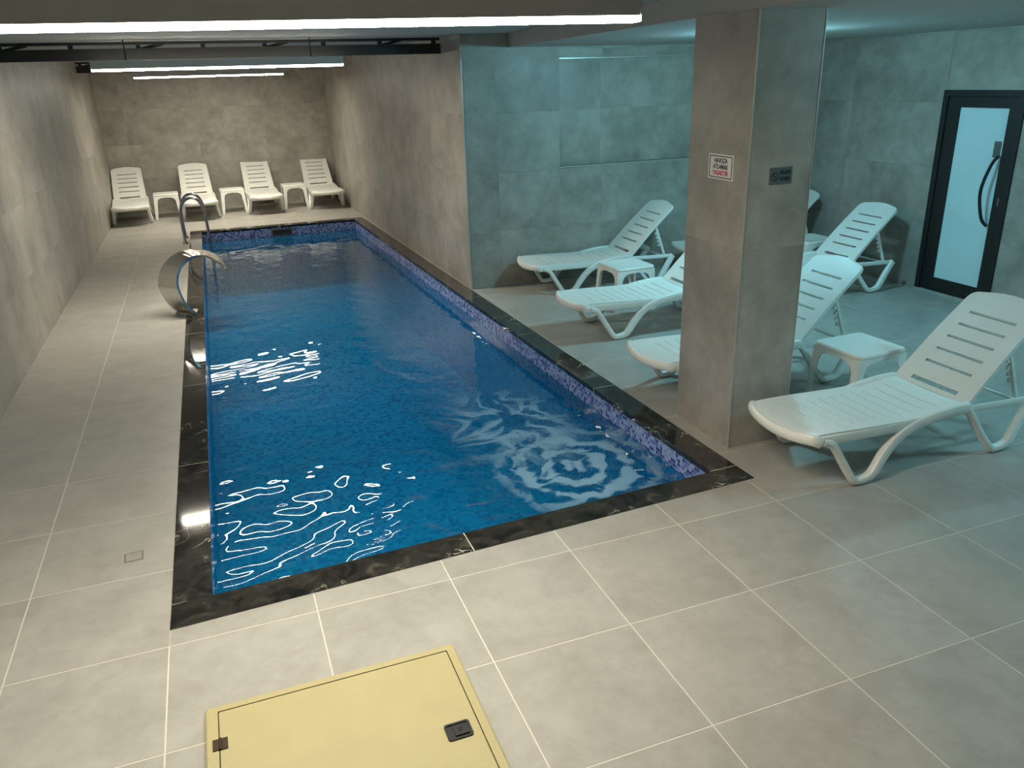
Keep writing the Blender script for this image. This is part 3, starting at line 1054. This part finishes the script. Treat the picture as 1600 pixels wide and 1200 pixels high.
tsp = [
    (4.32, 0.90, 2, 'white plastic side table between the nearest lounger and the pillar', 'white side tables in the alcove'),
    (4.12, 3.78, 2, 'white plastic side table in front of the lounger by the alcove back wall', 'white side tables in the alcove'),
    (6.47, 3.96, 0, 'white plastic side table in the far corner, seen beside the pillar', 'white side tables in the alcove'),
    (-0.29, 12.55, 2, 'white side table between the two leftmost loungers at the far wall', 'white side tables along the far wall'),
    (0.82, 12.55, 2, 'white side table between the two middle loungers at the far wall', 'white side tables along the far wall'),
    (1.91, 12.58, 2, 'white side table between the two rightmost loungers at the far wall', 'white side tables along the far wall'),
]
for i, (x, y, a, lab, grp) in enumerate(tsp):
    o = tproto if i == 0 else copy_tree(tproto)
    o.location = (x, y, 0)
    o.rotation_euler = (0, 0, R(a))
    o['label'] = lab
    o['group'] = grp

# ------------------------------------------------------------------ pool ladder
ld = thing('pool_ladder', 'stainless steel pool ladder with two hooped rails at the far left corner', 'ladder', (0, 9.6, 0))
for yy in (0.0, 0.5):
    p = spline([(0.0, yy, 0.0), (-0.005, yy, 0.25), (0.005, yy, 0.47), (0.06, yy, 0.60), (0.17, yy, 0.655), (0.27, yy, 0.60), (0.32, yy, 0.46),
                (0.335, yy, 0.2), (0.345, yy, -0.2), (0.345, yy, -0.9)], 6)
    r = MB().tube(p, 0.020, 12).build('rail', 'chrome', ld, True)
    MB().sweep([(0.0, yy, 0.0005), (0.0, yy, 0.03)], 0.038, 0.038, (1, 0, 0), 16, 2).build('flange', 'chrome', r, True)
for z in (-0.35, -0.6, -0.83):
    MB().box(0.315, 0.375, 0.018, 0.482, z, z + 0.025).build('tread', 'chrome', ld)

# ------------------------------------------------------------------ cobra fountain
fo = thing('pool_fountain', 'curved stainless steel cobra fountain leaning over the left pool edge', 'fountain', (0.045, 5.50, 0.0))
prof = spline([(0.0, 0.005), (-0.09, 0.10), (-0.155, 0.24), (-0.165, 0.35), (-0.115, 0.47), (0.0, 0.565), (0.12, 0.595), (0.24, 0.575), (0.34, 0.515), (0.40, 0.455)], 6)
n = len(prof)
hx, hy = 0.0, 0.0
top_v = []
for i, p in enumerate(prof):
    u = i / (n - 1)
    th = R(42 - 38 * min(1.0, max(0.0, (u - 0.25) / 0.6)))
    if i:
        d = p.x - prof[i - 1].x
        hx += d * math.cos(th)
        hy += d * math.sin(th)
    tg = prof[min(i + 1, n - 1)] - prof[max(i - 1, 0)]
    tg.normalize()
    nx, nz = -tg.y, tg.x          # profile normal, towards the outside of the bend
    hw_ = 0.125 + 0.12 * u ** 1.5
    k = 0.011
    row = []
    for sgn, off in ((-1, k), (1, k), (1, -k), (-1, -k)):
        row.append((hx + math.cos(th) * nx * off - math.sin(th) * hw_ * sgn, hy + math.sin(th) * nx * off + math.cos(th) * hw_ * sgn, max(0.004, p.y + nz * off)))
    top_v.append(row)
fm = MB()
fm.add([v for r_ in top_v for v in r_],
       [(4 * i + a, 4 * i + (a + 1) % 4, 4 * i + 4 + (a + 1) % 4, 4 * i + 4 + a) for i in range(n - 1) for a in range(4)] + [(0, 3, 2, 1), (4 * n - 4, 4 * n - 3, 4 * n - 2, 4 * n - 1)])
body = fm.build('spout', 'steel', fo, True)
bp = MB().prism([(-0.12, -0.07), (0.08, -0.11), (0.11, 0.07), (-0.09, 0.11)], 0.0045, 0.012)
bp.build('base_plate', 'steel', fo)
# paper label on the crown of the spout
k0 = int(0.60 * (n - 1))
a_, b_ = top_v[k0], top_v[k0 + 6]
up_ = Vector((0, 0, 0.0035))
q_ = [Vector(a_[0]).lerp(Vector(a_[1]), 0.06), Vector(b_[0]).lerp(Vector(b_[1]), 0.06), Vector(b_[0]).lerp(Vector(b_[1]), 0.55), Vector(a_[0]).lerp(Vector(a_[1]), 0.55)]
lb = MB()
lb.add([p + up_ for p in q_] + [p + up_ * 0.4 for p in q_], [(0, 1, 2, 3), (7, 6, 5, 4), (0, 4, 5, 1), (1, 5, 6, 2), (2, 6, 7, 3), (3, 7, 4, 0)])
lab_o = lb.build('paper_label', 'sticker', body)

# ------------------------------------------------------------------ yellow floor hatch
ht = thing('access_hatch', 'yellow painted metal access hatch with flush lock on the floor', 'hatch', (0, 0, 0))
HX0, HX1, HY0, HY1, HZT = 0.135, 1.075, -1.45, -0.455, 0.022
LX_0, LX_1, LY0, LY1 = 0.182, 1.037, -1.40, -0.492
def rrect(x0, x1, y0, y1, r, n=4):
    p = []
    for cx, cy, a0 in ((x1 - r, y1 - r, 0), (x0 + r, y1 - r, 90), (x0 + r, y0 + r, 180), (x1 - r, y0 + r, 270)):
        for k in range(n + 1):
            a = R(a0 + 90 * k / n)
            p.append((cx + r * math.cos(a), cy + r * math.sin(a)))
    return p
outer = rrect(HX0, HX1, HY0, HY1, 0.018)
outer2 = rrect(HX0 + 0.006, HX1 - 0.006, HY0 + 0.006, HY1 - 0.006, 0.014)
inner = rrect(LX_0 - 0.004, LX_1 + 0.004, LY0 - 0.004, LY1 + 0.004, 0.004)
m_ = len(outer)
v = [(x, y, 0.001) for x, y in outer] + [(x, y, HZT - 0.004) for x, y in outer] + [(x, y, HZT) for x, y in outer2] + [(x, y, HZT) for x, y in inner] + [(x, y, 0.001) for x, y in inner]
f = [(r * m_ + k, r * m_ + (k + 1) % m_, ((r + 1) % 5) * m_ + (k + 1) % m_, ((r + 1) % 5) * m_ + k) for r in range(5) for k in range(m_)]
MB().add(v, f).build('frame', 'yellow', ht)
MB().box(LX_0 - 0.003, LX_1 + 0.003, LY0 - 0.003, LY1 + 0.003, 0.0008, 0.004).build('well', 'ink', ht)
lid = MB().prism(rrect(LX_0, LX_1, LY0, LY1, 0.006), 0.006, HZT - 0.001).build('lid', 'yellow', ht)
# flush lock
lk = MB()
o_, i_ = rrect(0.917, 1.008, -0.945, -0.868, 0.01), rrect(0.925, 1.0, -0.937, -0.876, 0.006)
m_ = len(o_)
z0, z1 = HZT - 0.001, HZT + 0.004
v = [(x, y, z0) for x, y in o_] + [(x, y, z1) for x, y in o_] + [(x, y, z1) for x, y in i_] + [(x, y, z0 + 0.0005) for x, y in i_]
f = [(r * m_ + k, r * m_ + (k + 1) % m_, (r + 1) * m_ + (k + 1) % m_, (r + 1) * m_ + k) for r in range(3) for k in range(m_)]
f.append(tuple(3 * m_ + k for k in range(m_)))
f.append(tuple(reversed(range(m_))))
lko = MB().add(v, f).build('lock', 'black', lid)
MB().prism(rrect(0.945, 0.998, -0.930, -0.882, 0.005), z0 + 0.001, z1 + 0.001).build('paddle', 'black', lko)
MB().sweep([(0.968, -0.905, z1), (0.968, -0.905, z1 + 0.004)], 0.008, 0.008, (1, 0, 0), 14, 2).build('key_barrel', 'chrome', lko, True)
for yh in (-0.655, -1.25):
    hg = MB()
    hg.box(0.158, 0.181, yh - 0.026, yh + 0.026, HZT - 0.0005, HZT + 0.004)
    hg.box(0.185, 0.208, yh - 0.026, yh + 0.026, HZT - 0.0005, HZT + 0.004)
    hg.tube([(0.183, yh - 0.026, HZT + 0.004), (0.183, yh + 0.026, HZT + 0.004)], 0.005, 10)
    hg.build('hinge', 'rust', ht)

# small square drain plate set in the left walkway
dr = thing('drain_plate', 'small square drain plate set flush in the left walkway', 'drain plate', (-0.18, 0.79, 0.0), R(3))
MB().box(-0.043, 0.043, -0.043, 0.043, 0.0003, 0.0012).build('plate', 'drain', dr)
MB().box(-0.036, 0.036, -0.036, 0.036, 0.0012, 0.0022).build('cover', 'floor', dr)
